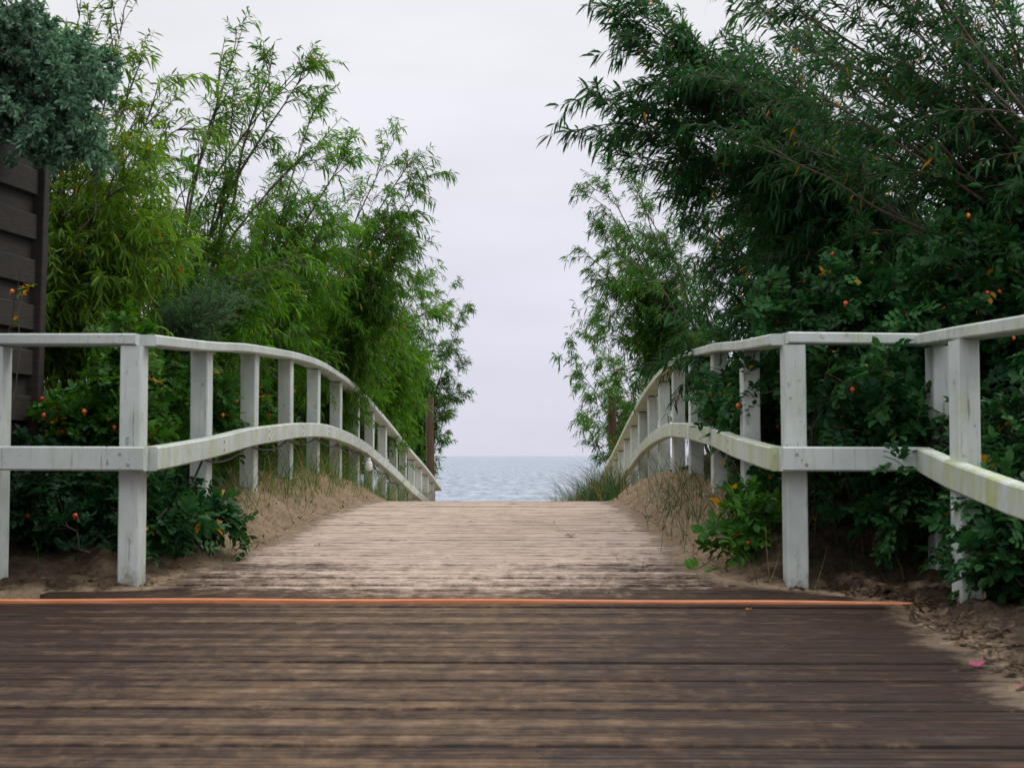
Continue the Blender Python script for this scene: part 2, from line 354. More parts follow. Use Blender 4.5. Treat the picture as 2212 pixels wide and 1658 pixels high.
# ------------------------------------------------------------------ boardwalk (structure): every board real geometry
rng = random.Random(5)
def deck(name, y0, y1, xl, xr, bw, gap, zf, grooves):
    V = []; F = []; Cc = []
    y = y0
    xs = np.concatenate([np.arange(xl, -2.6, .6), np.linspace(-2.6, xr, 62)]) if xl < -2.6 else np.linspace(xl, xr, 56)
    while y < y1:
        w_ = bw*rng.uniform(.97, 1.03); r = rng.random()
        dz0 = rng.uniform(-.0025, .0025); tilt = rng.uniform(-.002, .002); jx = rng.uniform(-.03, .03)
        # section across the board: grooved top
        prof = [(0, -.03), (0, -.004), (.003, 0)]
        g = grooves; step = (w_-.006)/g
        for k in range(g):
            a = .003 + k*step
            if k: prof += [(a, 0)]
            prof += [(a+step*.74, 0), (a+step*.80, -.0032), (a+step*.94, -.0032)] if k < g-1 else [(w_-.003, 0)]
        prof += [(w_, -.004), (w_, -.03)]
        b = len(V); m_ = len(prof)
        for x in xs:
            for (u, h) in prof:
                yy = y+u
                V.append((x+jx, yy, float(zf(yy)) + h + dz0 + tilt*math.sin(x*1.3+r*9)))
                Cc.append((r, 1.0 if (h < -.001 or u < .004 or u > w_-.004) else 0.0, x+jx))
        for i in range(len(xs)-1):
            for k in range(m_-1):
                a = b+i*m_+k; F.append((a, a+m_, a+m_+1, a+1))
        y += w_ + gap*rng.uniform(.7, 1.5)
    V = np.array(V); F = np.array(F); Cc = np.array(Cc)
    s_ = ground_z(V[:, 0], V[:, 1])[1]; Cc[:, 2] = np.exp(-np.maximum(-s_, 0)/.13)
    me = mesh_np(name, V, F.ravel(), np.arange(len(F))*4, np.full(len(F), 4), Cc)
    return tag(link(name, me, None, M['deck']), kind='structure')
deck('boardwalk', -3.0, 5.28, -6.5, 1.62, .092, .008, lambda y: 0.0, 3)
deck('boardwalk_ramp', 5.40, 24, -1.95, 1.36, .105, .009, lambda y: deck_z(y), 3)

# orange strip across the foot of the ramp
ys = np.linspace(0, 1, 24); pts = []
for t in ys:
    x = -2.7 + 4.08*t; z = .009 - .010*(1-t)**2.2 - .007*t**4 + .0015*math.sin(t*23); yy = 5.345 - .05*max(0, t-.45)/.55 + .012*math.sin(t*9)*.4
    pts.append((x, yy, z))
st = MB().sweep(pts, .034, .020, .004).build('threshold_strip', M['strip'])
tag(st, 'long thin orange batten lying across the boards at the foot of the ramp', 'strip')

# ------------------------------------------------------------------ railings
def rail_path(x, y0, y1, dz, step=.25):
    n = int((y1-y0)/step); return [(x, y, float(rail_z(y))+dz) for y in np.linspace(y0, y1, n+1)]
def railing(side, root, mats):
    s = side; mp_, mt_, ml_ = mats
    xp = -1.69 if s < 0 else 1.065          # post centre line
    sx = 1 if s < 0 else -1                 # towards the path
    y = 5.87; k = 0
    rg = random.Random(3 if s < 0 else 8)
    while y < 23.5:
        gz = float(ground_z(xp, y)[0]); top = float(rail_z(y+.06)) - .052
        wv = .088*rg.uniform(.97, 1.03); j = rg.uniform(-.006, .006)
        m = MB(); m.sweep([(xp+j, y+.06, min(gz, top-1)-.25), (xp, y+.06, top)], wv, .12, .005, up=(0, 1, 0))
        m.build('post', mp_, root); y += 1.2; k += 1
    # lower rail fixed to the inner face of the posts
    xi = xp + sx*(.044+.036)
    return xp, xi
RT = .047   # top rail thickness
# left
rootL = empty('wooden_railing', (-1.69, 5.9, 0))
tag(rootL, 'white wooden railing left of the boardwalk, a black cable under its lower rail', 'railing', 'white railings along the boardwalk')
xp, xi = railing(-1, rootL, (M['paint'], M['paint'], M['paint_mid']))
zt = float(rail_z(5.87)) - RT/2
MB().sweep([(-1.66, 5.925, zt)] + rail_path(-1.665, 6.05, 9.40, -RT/2, .2), .125, RT).build('top_rail', M['paint'], rootL)
MB().sweep(rail_path(-1.665, 9.406, 14.2, -RT/2, .2), .125, RT).build('top_rail', M['paint'], rootL)
MB().sweep(rail_path(-1.665, 14.206, 23.9, -RT/2, .3), .125, RT).build('top_rail', M['paint'], rootL)
MB().sweep([(-2.262, 5.955, zt+.004), (-1.664, 5.920, zt)], .125, RT).build('top_rail', M['paint'], rootL)
MB().sweep([(-3.6, 5.1, zt+.002), (-2.268, 5.957, zt+.004)], .125, RT).build('top_rail', M['paint'], rootL)
zl = zt + RT/2 - .47 - .05
MB().sweep([(-1.595, 5.835, zl)] + rail_path(-1.605, 6.0, 23.9, -.52, .2), .066, .10, .007).build('lower_rail', M['paint_mid'], rootL)
MB().sweep([(-2.205, 5.83, zl+.003), (-1.600, 5.798, zl)], .062, .10, .007).build('lower_rail', M['paint'], rootL)
MB().sweep([(-3.5, 5.0, zl-.02), (-2.209, 5.815, zl+.002)], .062, .10, .007).build('lower_rail', M['paint'], rootL)
for (x, y) in ((-2.285, 5.96), (-3.25, 5.32)):
    MB().sweep([(x, y, float(ground_z(x, y)[0])-.3), (x, y, zt-RT/2-.003)], .095, .115, .005, up=(0, 1, 0)).build('post', M['paint'], rootL)
# right
rootR = empty('wooden_railing', (1.065, 5.9, 0))
tag(rootR, 'white wooden railing right of the boardwalk, overgrown by rose leaves and stained green', 'railing', 'white railings along the boardwalk')
xp, xi = railing(1, rootR, (M['paint'], M['paint_mid'], M['paint_algae']))
MB().sweep([(1.035, 5.925, zt)] + rail_path(1.04, 6.05, 9.5, -RT/2, .2), .125, RT).build('top_rail', M['paint_mid'], rootR)
MB().sweep(rail_path(1.04, 9.506, 23.9, -RT/2, .2), .125, RT).build('top_rail', M['paint_algae'], rootR)
MB().sweep([(1.03, 5.922, zt+.003), (1.64, 5.99, zt+.001)], .125, RT).build('top_rail', M['paint'], rootR)
MB().sweep([(1.64, 5.982, zt+.001), (1.59, 5.2, zt-.035), (1.55, 4.4, zt-.075), (1.48, 3.0, zt-.12)], .125, RT).build('top_rail', M['paint_mid'], rootR)
MB().sweep([(.985, 5.835, zl)] + rail_path(.985, 6.0, 9.1, -.52, .2), .060, .10, .007).build('lower_rail', M['paint_algae'], rootR)
MB().sweep(rail_path(.985, 9.106, 23.9, -.52, .2), .060, .10, .007).build('lower_rail', M['paint_algae'], rootR)
MB().sweep([(.99, 5.80, zl), (1.57, 5.875, zl-.002)], .062, .10, .007).build('lower_rail', M['paint'], rootR)
MB().sweep([(1.583, 5.87, zl-.002), (1.512, 5.2, zl-.055), (1.47, 4.4, zl-.12), (1.40, 3.0, zl-.20)], .062, .10, .007).build('lower_rail', M['paint_algae'], rootR)
for (x, y, dz) in ((1.685, 5.99, -.002), (1.555, 5.20, -.038), (1.50, 3.9, -.098)):
    MB().sweep([(x, y, float(ground_z(x, y)[0])-.35), (x, y, zt-RT/2-.003+dz)], .078, .125, .005, up=(0, 1, 0)).build('post', M['paint'], rootR)

M['bolt'] = simple('painted_bolt', (.30, .30, .27), .6)
def bolts(root, pts, nrm):
    for (x, y, z) in pts:
        V = []; F = []; n = 10; nv = np.array(nrm, float); a_ = np.array([-nv[1], nv[0], 0]); b_ = np.array([0, 0, 1.])
        for h_, r_ in ((0, .008), (.003, .0075), (.0045, .005)):
            for k in range(n): q_ = np.array([x, y, z]) + nv*h_ + (a_*math.cos(k*.6283)+b_*math.sin(k*.6283))*r_; V.append(tuple(q_))
        for i in range(2):
            for k in range(n): F.append((i*n+k, i*n+(k+1) % n, (i+1)*n+(k+1) % n, (i+1)*n+k))
        F.append(tuple(2*n+k for k in range(n)))
        me = bpy.data.meshes.new('bolt'); me.from_pydata(V, [], F); me.update(); link('bolt', me, root, M['bolt'])
bolts(rootL, [(-1.70, 5.774, zl+.02), (-1.665, 5.772, zl-.022), (-2.17, 5.802, zl)], (0, -1, 0))
bolts(rootL, [(-1.572, y_, float(rail_z(y_))-.52+dz_) for y_ in (7.13, 8.33, 9.53, 10.73) for dz_ in (.02, -.022)], (1, 0, 0))
bolts(rootR, [(1.05, 5.777, zl+.02), (1.09, 5.782, zl-.022)], (0, -1, 0))
bolts(rootR, [(.955, y_, float(rail_z(y_))-.52+dz_) for y_ in (7.13, 8.33, 9.53) for dz_ in (.02, -.022)], (-1, 0, 0))

# ------------------------------------------------------------------ tubes and leaves (vectorised)
def tubes(P, Rr, sides):
    """P (m,n,3), Rr (m,n) -> V, quads"""
    m, n, _ = P.shape
    T = np.empty_like(P); T[:, 1:-1] = P[:, 2:]-P[:, :-2]; T[:, 0] = P[:, 1]-P[:, 0]; T[:, -1] = P[:, -1]-P[:, -2]; T = unit(T)
    ref = np.where(np.abs(T[..., 2:3]) > .9, np.array([1., 0, 0]), np.array([0, 0, 1.]))
    A = unit(np.cross(T, ref)); B = np.cross(T, A)
    ang = np.arange(sides)*2*np.pi/sides
    V = P[:, :, None] + Rr[:, :, None, None]*(A[:, :, None]*np.cos(ang)[None, None, :, None] + B[:, :, None]*np.sin(ang)[None, None, :, None])
    I = np.arange(m*n*sides).reshape(m, n, sides); J = np.roll(I, -1, axis=2)
    Q = np.stack([I[:, :-1], J[:, :-1], J[:, 1:], I[:, 1:]], -1).reshape(-1, 4)
    return V.reshape(-1, 3), Q
def tube_mesh(name, parts):
    Vs = []; Qs = []; b = 0
    for V, Q in parts: Vs.append(V); Qs.append(Q+b); b += len(V)
    V = np.concatenate(Vs); Q = np.concatenate(Qs)
    return mesh_np(name, V, Q.ravel(), np.arange(len(Q))*4, np.full(len(Q), 4), None, True)
def grow(rs, P, k, t0, t1, Lr, spread, up, grav, nc, taper=.5, plen=None):
    m, n, _ = P.shape
    t = rs.uniform(t0, t1, (m, k)); f = t*(n-1); i = np.minimum(f.astype(int), n-2); fr = (f-i)[..., None]
    ar = np.arange(m)[:, None]
    a = P[ar, i]; b = P[ar, i+1]; pos = a*(1-fr)+b*fr; tan = unit(b-a)
    d = unit(tan*1.0 + unit(rs.normal(size=(m, k, 3)))*spread + np.array([0, 0, up]))
    L = rs.uniform(Lr[0], Lr[1], (m, k))*(1-taper*t)
    s = np.linspace(0, 1, nc)[None, None, :, None]
    Q = pos[:, :, None] + d[:, :, None]*L[..., None, None]*s
    Q[..., 2] -= (grav*L)[..., None]*(s[..., 0]**2)
    Q += rs.normal(size=Q.shape)*(L[..., None, None]*.025)*s
    return Q.reshape(m*k, nc, 3), L.reshape(-1)
def sites(rs, P, k, t0, t1):
    m, n, _ = P.shape
    t = np.sort(rs.uniform(t0, t1, (m, k)), 1); f = t*(n-1); i = np.minimum(f.astype(int), n-2); fr = (f-i)[..., None]
    ar = np.arange(m)[:, None]; a = P[ar, i]; b = P[ar, i+1]
    return (a*(1-fr)+b*fr).reshape(-1, 3), unit(b-a).reshape(-1, 3)
def blades(P, D, Nn, L, W, droop, col):
    """lance shaped leaf: 3 faces, bent downwards"""
    S = unit(np.cross(D, Nn)); m = len(P); L = L[:, None]; W = W[:, None]; z = np.array([0, 0, -1.])
    dr = (droop*L[:, 0])[:, None]*z
    a = P + D*L*.33 + dr*.1; b = P + D*L*.70 + dr*.45
    fold = unit(np.cross(S, D))*W*.12
    V = np.stack([P, a-S*W*.5+fold, a+S*W*.5+fold, b-S*W*.40, b+S*W*.40, P+D*L+dr], 1).reshape(-1, 3)
    base = (np.arange(m)*6)[:, None]
    lp = (base + np.array([0, 1, 2, 1, 3, 4, 2, 3, 5, 4])[None]).ravel()
    st = ((np.arange(m)*10)[:, None] + np.array([0, 3, 7])[None]).ravel(); tt = np.tile([3, 4, 3], m)
    return V, lp, st, tt, np.repeat(col, 6, 0)
def ovals(P, D, Nn, L, W, col):
    """rounded leaflet folded a little along its midrib: 8 verts, 6 faces"""
    S = unit(np.cross(D, Nn)); U = unit(np.cross(S, D)); m = len(P); L = L[:, None]; W = W[:, None]
    f = W*.16
    V = np.stack([P, P+D*L*.28-S*W*.42+U*f, P+D*L*.28+S*W*.42+U*f, P+D*L*.68-S*W*.44+U*f, P+D*L*.68+S*W*.44+U*f,
                  P+D*L-U*f*.6, P+D*L*.3, P+D*L*.68], 1).reshape(-1, 3)
    base = (np.arange(m)*8)[:, None]
    pat = np.array([0, 1, 6, 0, 6, 2, 1, 3, 7, 6, 6, 7, 4, 2, 3, 5, 7, 7, 5, 4])
    lp = (base + pat[None]).ravel(); st = ((np.arange(m)*20)[:, None] + np.array([0, 3, 6, 10, 14, 17])[None]).ravel(); tt = np.tile([3, 3, 4, 4, 3, 3], m)
    return V, lp, st, tt, np.repeat(col, 8, 0)
def leafcol(rs, m, c0, c1, alt=None, pa=0., pos=None, clump=None):
    t = rs.rand(m, 1)
    c = np.array(c0)*(1-t)+np.array(c1)*t
    c = c*rs.uniform(.75, 1.25, (m, 1))
    if clump is not None:
        q = np.sin(pos[:, 0]*5.1+pos[:, 2]*3.7+clump)*np.sin(pos[:, 1]*4.3-pos[:, 2]*4.9+clump*1.7)
        c = c*(1+.28*q[:, None])
    if alt is not None:
        k = rs.rand(m) < pa
        c[k] = np.array(alt)*rs.uniform(.6, 1.2, (k.sum(), 1))
    return np.clip(c, 0, 1)

GREEN = dict(bright=((.032, .125, .012), (.100, .245, .020)), mid=((.028, .105, .018), (.070, .190, .028)), dark=((.012, .058, .020), (.034, .105, .028)),  # dark green lowered so the right trees' shade sits in the leaf colour
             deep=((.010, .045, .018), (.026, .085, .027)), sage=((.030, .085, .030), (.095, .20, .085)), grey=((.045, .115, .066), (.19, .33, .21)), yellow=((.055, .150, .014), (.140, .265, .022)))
def willow(name, label, group, base, tips, mass, seed, tone='bright', stems=16, br=12, tw=5, lv=20, leaf=.085, spread=.8, jit=.28, lean=.25, dens=1.0, alt=(.42, .22, .02), pa=.012, rad=.02, cat='willow', wb=9, blen=(.35, .9), ts=.75, hang=.32, wt=None):
    rs = np.random.RandomState(seed)
    bz = float(ground_z(base[0], base[1])[0]) - .08
    root = empty(name, (base[0], base[1], bz)); tag(root, label, cat, group)
    tips = np.array(tips); n = len(tips); stems = n + stems; ms = np.array(mass)
    T = []
    for i in range(stems):
        if i < n: T.append(tips[i]); continue
        a, b = ms[rs.randint(len(ms))], ms[rs.randint(len(ms))]; u = rs.rand(); p = a*u+b*(1-u)
        p = p + rs.normal(size=3)*np.array([jit, jit*1.6, jit])
        f = rs.uniform(.50, 1.0); bb = np.array([base[0], base[1], bz])
        T.append(bb + (p-bb)*f)
    T = np.array(T); B = np.array([base[0], base[1], bz])[None] + rs.normal(size=(stems, 3))*np.array([.12, .16, 0])
    ctrl = B + (T-B)*.42; hgt = np.linalg.norm(T-B, axis=1)
    ctrl[:, 2] += hgt*lean*rs.uniform(.4, 1.2, stems); ctrl[:, :2] += rs.normal(size=(stems, 2))*.12
    s = np.linspace(0, 1, 10)[None, :, None]
    P = B[:, None]*(1-s)**2 + ctrl[:, None]*2*s*(1-s) + T[:, None]*s**2
    P[:, 1:] += rs.normal(size=P[:, 1:].shape)*.016
    r = rad*rs.uniform(.6, 1.15, (stems, 1))*(1-np.linspace(0, .9, 10)[None])
    parts = [tubes(P, r, 5)]
    Bq, bl = grow(rs, P[n:], br, .14, .97, blen, spread, .12, .22, 6, .5)
    B2, _ = grow(rs, P[:n], wb, .40, .99, (.25, .62), spread*.75, .10, .22, 6, .35); Bq = np.concatenate([Bq, B2])
    rb = (.0052*np.ones((len(Bq), 1)))*(1-np.linspace(0, .75, 6)[None]); parts.append(tubes(Bq, rb, 3))
    Tq, tl = grow(rs, Bq[:len(Bq)-len(B2)], tw, .12, .98, (.18, .42), ts, .0, hang, 4, .35)
    T2, _ = grow(rs, B2, wt or tw, .12, .98, (.15, .32), ts*.8, .0, hang, 4, .35); Tq = np.concatenate([Tq, T2])
    rt = (.0022*np.ones((len(Tq), 1)))*(1-np.linspace(0, .6, 4)[None]); parts.append(tubes(Tq, rt, 3))
    link('trunk', tube_mesh('trunk', parts), root, M['bark'])
    k = max(3, int(lv*dens))
    p1, d1 = sites(rs, Tq, k, .05, 1.0); p2, d2 = sites(rs, Bq, k, .45, 1.0); p3, d3 = sites(rs, P, 26, .80, 1.0)
    p = np.concatenate([p1, p2, p3]); d = np.concatenate([d1, d2, d3]); m = len(p)
    side = unit(np.cross(d, unit(rs.normal(size=(m, 3)))))
    D = unit(d*.75 + side*.75 + np.array([0, 0, -hang]) + rs.normal(size=(m, 3))*.15)
    L = leaf*.80*rs.uniform(.35, 1.3, m); W = L*rs.uniform(.11, .18, m)
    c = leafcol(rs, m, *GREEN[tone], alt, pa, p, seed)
    V, lp, st_, tt, cc = blades(p, D, unit(rs.normal(size=(m, 3)) + np.array([0, 0, .9])), L, W, rs.uniform(.1, .5, m), c)
    link('crown', mesh_np('crown', V, lp, st_, tt, cc), root, M['leaf'])
    return m
def hip_mesh(name, mat):
    n = 10; V = []; F = []; prof = [(0, .012), (.006, .0115), (.0105, .006), (.0125, 0), (.0105, -.006), (.006, -.0095), (0, -.010)]
    for (r_, z_) in prof:
        for k in range(n): a = 2*math.pi*k/n; V.append((r_*math.cos(a), r_*math.sin(a), z_))
    for i in range(len(prof)-1):
        for k in range(n): F.append((i*n+k, (i+1)*n+k, (i+1)*n+(k+1) % n, i*n+(k+1) % n))
    b = len(V)
    for k in range(5):     # sepals at the tip
        a = 2*math.pi*k/5; V += [(.003*math.cos(a-.5), .003*math.sin(a-.5), -.010), (.003*math.cos(a+.5), .003*math.sin(a+.5), -.010), (.010*math.cos(a), .010*math.sin(a), -.021)]
        F.append((b+k*3, b+k*3+1, b+k*3+2))
    me = bpy.data.meshes.new(name); me.from_pydata(V, [], F); me.update(); me.materials.append(mat)
    me.polygons.foreach_set('use_smooth', [True]*len(me.polygons)); return me
HIP = [hip_mesh('rose_hip', M['hip']), hip_mesh('rose_hip', M['hip_orange'])]
def rose(label, base, cen, rad, seed, tone='mid', stems=22, tw=9, lv=5, hips=8, leaf=.049, alt=(.55, .30, .02), pa=.02, group='rose bushes along the railings'):
    rs = np.random.RandomState(seed); bz = float(ground_z(base[0], base[1])[0]) - .06
    root = empty('rose_bush', (base[0], base[1], bz)); tag(root, label, 'rose bush', group)
    B = np.array([base[0], base[1], bz])[None] + rs.normal(size=(stems, 3))*np.array([.12, .14, 0])
    g = unit(rs.normal(size=(stems, 3))); T = np.array(cen)[None] + g*np.array(rad)[None]*rs.uniform(.55, 1.0, (stems, 1))
    T[:, 2] = np.maximum(T[:, 2], bz + .12)
    ctrl = (B+T)*.5; ctrl[:, 2] += .22*np.linalg.norm(T-B, axis=1)*rs.uniform(.2, 1.3, stems)
    s = np.linspace(0, 1, 8)[None, :, None]; P = B[:, None]*(1-s)**2 + ctrl[:, None]*2*s*(1-s) + T[:, None]*s**2
    P[:, 1:] += rs.normal(size=P[:, 1:].shape)*.012
    parts = [tubes(P, .0065*(1-np.linspace(0, .75, 8)[None])*np.ones((stems, 1)), 4)]
    Tq, tl = grow(rs, P, tw, .22, 1.0, (.10, .28), 1.1, .15, .15, 4, .3)
    parts.append(tubes(Tq, .0022*np.ones((len(Tq), 4)), 3))
    link('stems', tube_mesh('stems', parts), root, M['rose_stem'])
    p, d = sites(rs, Tq, lv, .1, 1.0); m = len(p)
    side = unit(np.cross(d, unit(rs.normal(size=(m, 3)))))
    D = unit(d*.5 + side*.9 + np.array([0, 0, .15])); Nn = unit(rs.normal(size=(m, 3))*.5 + np.array([0, 0, 1.]))
    S = unit(np.cross(D, Nn)); RL = rs.uniform(.06, .095, m)[:, None]; sc_ = rs.uniform(.75, 1.2, m)
    P7 = []; D7 = []; N7 = []; L7 = []
    for (t, sg) in ((.30, 1), (.30, -1), (.58, 1), (.58, -1), (.86, 1), (.86, -1), (1.0, 0)):
        pp = p + D*RL*t; pp[:, 2] -= (RL[:, 0]*.25*t*t)
        P7.append(pp); D7.append(unit(D*(.45 if sg else 1) + S*sg*.9 + np.array([0, 0, -.12])[None] + rs.normal(size=(m, 3))*.12)); N7.append(Nn + rs.normal(size=(m, 3))*.18)
        L7.append(leaf*sc_*(.85 if t < .5 else 1))
    P7 = np.concatenate(P7); D7 = np.concatenate(D7); N7 = np.concatenate(N7); L7 = np.concatenate(L7)
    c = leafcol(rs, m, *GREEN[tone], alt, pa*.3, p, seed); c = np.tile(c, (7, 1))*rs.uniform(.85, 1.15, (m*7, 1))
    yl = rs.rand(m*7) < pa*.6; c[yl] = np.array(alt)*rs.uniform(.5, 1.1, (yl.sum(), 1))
    V, lp, st_, tt, cc = ovals(P7, D7, N7, L7, L7*.62, c)
    link('foliage', mesh_np('foliage', V, lp, st_, tt, cc), root, M['rose_leaf'])
    # hips hang at the twig ends on the side that faces the walk
    ends = Tq[:, -1]; vis = ends[np.argsort(ends[:, 1] + rs.rand(len(ends))*np.array(rad)[1]*1.2)][:max(hips*4, 1)]
    for i in range(hips):
        q_ = vis[rs.randint(len(vis))]; o = bpy.data.objects.new('rose_hip', HIP[int(rs.rand() < .4)]); C.objects.link(o); o.parent = root
        o.location = (q_[0]-base[0], q_[1]-base[1]-.015, q_[2]-bz-.012); o.rotation_euler = (rs.uniform(-.7, .7), rs.uniform(-.7, .7), rs.uniform(0, 6)); f = rs.uniform(.6, 1.05); o.scale = (f, f, f)
    return m*7
def fine_bush(label, base, lobes, seed, tone='grey', n=60, cat='shrub', tl=(.10, .26), lv=26, leaf=.016, group=None, name='grey_shrub', wr=.34, over=None):
    """feathery grey green plant: many small leaves on short shoots; lobes = [(centre, radii)]"""
    rs = np.random.RandomState(seed); bz = float(ground_z(base[0], base[1])[0]) - .06
    root = empty(name, (base[0], base[1], bz)); tag(root, label, cat, group)
    T = []
    for i in range(n):
        c_, r_ = lobes[rs.randint(len(lobes))]; T.append(np.array(c_) + unit(rs.normal(size=3))*np.array(r_)*rs.uniform(.5, 1.0))
    T = np.array(T); B = np.array([base[0], base[1], bz])[None] + rs.normal(size=(n, 3))*np.array([.08, .08, 0])
    ctrl = (B+T)*.5; ctrl[:, 2] += .18*np.linalg.norm(T-B, axis=1)
    if over: ctrl = B*.9+T*.1; ctrl[:, 2] = over + rs.rand(n)*.5
    s = np.linspace(0, 1, 8)[None, :, None]; P = B[:, None]*(1-s)**2 + ctrl[:, None]*2*s*(1-s) + T[:, None]*s**2
    parts = [tubes(P, .006*(1-np.linspace(0, .8, 8)[None])*np.ones((n, 1)), 4)]
    Q1, _ = grow(rs, P, 9, .55, 1.0, tl, .8, .2, .1, 4, .2); Q2, _ = grow(rs, Q1, 5, .1, 1.0, (tl[0]*.5, tl[1]*.5), .8, .2, .1, 3, .2)
    parts.append(tubes(Q1, .002*np.ones((len(Q1), 4)), 3)); link('stems', tube_mesh('stems', parts), root, M['rose_stem'])
    p, d = sites(rs, Q2, lv, 0, 1.0); m = len(p)
    D = unit(d*.7 + unit(rs.normal(size=(m, 3)))*.8); L = leaf*rs.uniform(.6, 1.4, m)
    V, lp, st_, tt, cc = blades(p, D, unit(rs.normal(size=(m, 3))), L, L*wr, rs.uniform(0, .2, m), leafcol(rs, m, *GREEN[tone], None, 0, p, seed))
    link('foliage', mesh_np('foliage', V, lp, st_, tt, cc), root, M['grey_leaf'])
    return m
def tipset(lst): return [at(a, b, d) for a, b, d in lst]
#__VEGETATION__
tot = 0
GL = 'willows left of the boardwalk'; GRr = 'willows right of the boardwalk'
tot += willow('willow_tree', 'willow with one dark leaning stem and the highest wispy top, behind the left railing', GL, (-2.62, 9.3), tipset([(545, 5, 9), (490, 75, 9), (600, 90, 9.2), (650, 170, 9), (690, 125, 9.3), (745, 260, 9.5), (560, 200, 8.8), (500, 240, 9), (530, 330, 9)]), tipset([(450, 460, 9), (520, 470, 9), (600, 480, 9), (400, 520, 9), (620, 540, 9)]), 11, stems=12, br=10, spread=.6, rad=.022, jit=.12, wb=7, wt=3)
tot += willow('willow_tree', 'yellow-green willow behind the dark wooden fence, its twigs reaching the top of the photo', GL, (-3.05, 8.3), tipset([(190, -60, 8), (300, 5, 8), (335, 60, 8), (375, 175, 8.1), (270, 40, 8), (330, 220, 8), (150, 20, 8), (110, -100, 8), (410, 260, 8.2), (210, 40, 8), (230, 120, 8), (180, 100, 8)]), tipset([(120, 60, 8), (160, 200, 8), (260, 390, 8), (330, 400, 8), (400, 430, 8), (140, 360, 8), (210, 390, 8)]), 12, 'yellow', stems=26, br=14, wb=6, wt=3, jit=.13)
tot += willow('willow_tree', 'broad leafy willow rising just left of the middle of the left railing', GL, (-2.5, 11.3), tipset([(765, 315, 11), (700, 290, 11), (640, 330, 11), (790, 380, 11), (680, 235, 11)]), tipset([(640, 450, 11), (560, 470, 10.6), (720, 450, 11.5), (480, 450, 10.5), (740, 490, 12), (640, 540, 10.8), (700, 400, 11)]), 13, stems=30, br=15, jit=.2)
tot += willow('willow_tree', 'willow with a drooping clump of leaves overhanging the left railing', GL, (-2.25, 13.2), tipset([(940, 335, 12), (925, 375, 12), (865, 285, 12), (900, 330, 12), (905, 400, 12)]), tipset([(870, 420, 12), (880, 470, 12), (830, 430, 12), (800, 450, 12.3), (860, 400, 12), (780, 480, 13), (885, 470, 12)]), 14, stems=30, br=15, jit=.14, blen=(.3, .7))
tot += willow('willow_tree', 'rounded lower willow behind the far half of the left railing', GL, (-2.35, 17), tipset([(915, 590, 17), (850, 560, 17), (935, 640, 17)]), tipset([(880, 640, 17), (850, 600, 17), (890, 700, 17), (800, 620, 16), (860, 680, 17), (860, 780, 17), (760, 640, 16)]), 15, stems=30, br=14, tw=6, leaf=.095, jit=.2)
tot += willow('willow_tree', 'farthest left willow, beside the brown post and the sea', GL, (-2.5, 26.5), tipset([(1000, 665, 25.5), (935, 612, 26), (970, 625, 26), (990, 715, 26), (998, 790, 26), (985, 850, 26)]), tipset([(950, 700, 26), (900, 680, 26), (940, 780, 26), (880, 700, 25.5), (950, 840, 26), (910, 760, 26)]), 16, 'mid', stems=26, br=12, tw=6, leaf=.12, jit=.18, spread=.6)
tot += willow('willow_tree', 'willow filling the back of the left thicket between the fence and the leaning stem', GL, (-4.3, 11.5), tipset([(160, 300, 11), (330, 330, 11)]), tipset([(150, 370, 11), (250, 400, 11), (350, 400, 11), (420, 430, 11), (200, 500, 11), (330, 520, 11), (480, 520, 11), (120, 520, 10.5)]), 17, 'mid', stems=26, br=15)
tot += willow('willow_tree', 'shaded willow low in the middle of the left thicket, above the railing', GL, (-3.3, 14), tipset([(600, 480, 14), (700, 540, 14)]), tipset([(560, 540, 14), (640, 560, 14), (700, 600, 14), (480, 600, 13), (760, 650, 14), (620, 680, 13), (700, 720, 14)]), 18, 'mid', stems=30, br=14, leaf=.095)
# right
tot += willow('willow_tree', 'dark willow whose long leafy sprays reach farthest over the boardwalk from the right', GRr, (2.75, 8.6), tipset([(1285, 215, 8), (1295, 180, 8), (1380, 295, 8.2), (1335, 60, 8), (1315, -30, 8), (1370, 15, 8), (1390, 130, 8), (1410, 185, 8), (1370, 255, 8), (1420, 365, 8.2)]), tipset([(1420, 150, 8), (1430, 250, 8), (1450, -60, 8), (1530, 100, 8), (1430, 360, 8.2), (1510, 300, 8), (1430, 40, 8), (1480, -20, 8), (1560, -10, 8), (1520, 60, 8)]), 21, 'dark', stems=24, br=13, tw=5, leaf=.1, spread=.6, jit=.14, blen=(.3, .75), wb=10, ts=.5, hang=.18)
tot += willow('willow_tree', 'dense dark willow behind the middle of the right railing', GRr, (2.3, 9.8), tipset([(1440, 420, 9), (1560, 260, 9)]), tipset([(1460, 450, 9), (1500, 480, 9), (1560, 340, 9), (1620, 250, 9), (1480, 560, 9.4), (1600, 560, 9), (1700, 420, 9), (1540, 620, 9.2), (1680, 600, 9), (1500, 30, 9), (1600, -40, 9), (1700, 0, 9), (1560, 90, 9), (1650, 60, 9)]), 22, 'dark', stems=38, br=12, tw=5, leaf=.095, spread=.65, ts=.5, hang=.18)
tot += willow('willow_tree', 'lighter feathery willow seen against the sky below the dark sprays on the right', GRr, (1.95, 14.2), tipset([(1320, 345, 14), (1300, 400, 14), (1283, 490, 14), (1270, 560, 14), (1285, 600, 14), (1310, 450, 14), (1350, 330, 14)]), tipset([(1350, 420, 14), (1340, 500, 14), (1400, 450, 14), (1330, 560, 14), (1380, 650, 14), (1450, 550, 13.5), (1330, 650, 14)]), 23, 'mid', stems=32, br=15, tw=5, leaf=.085, spread=.6, jit=.14, blen=(.3, .75))
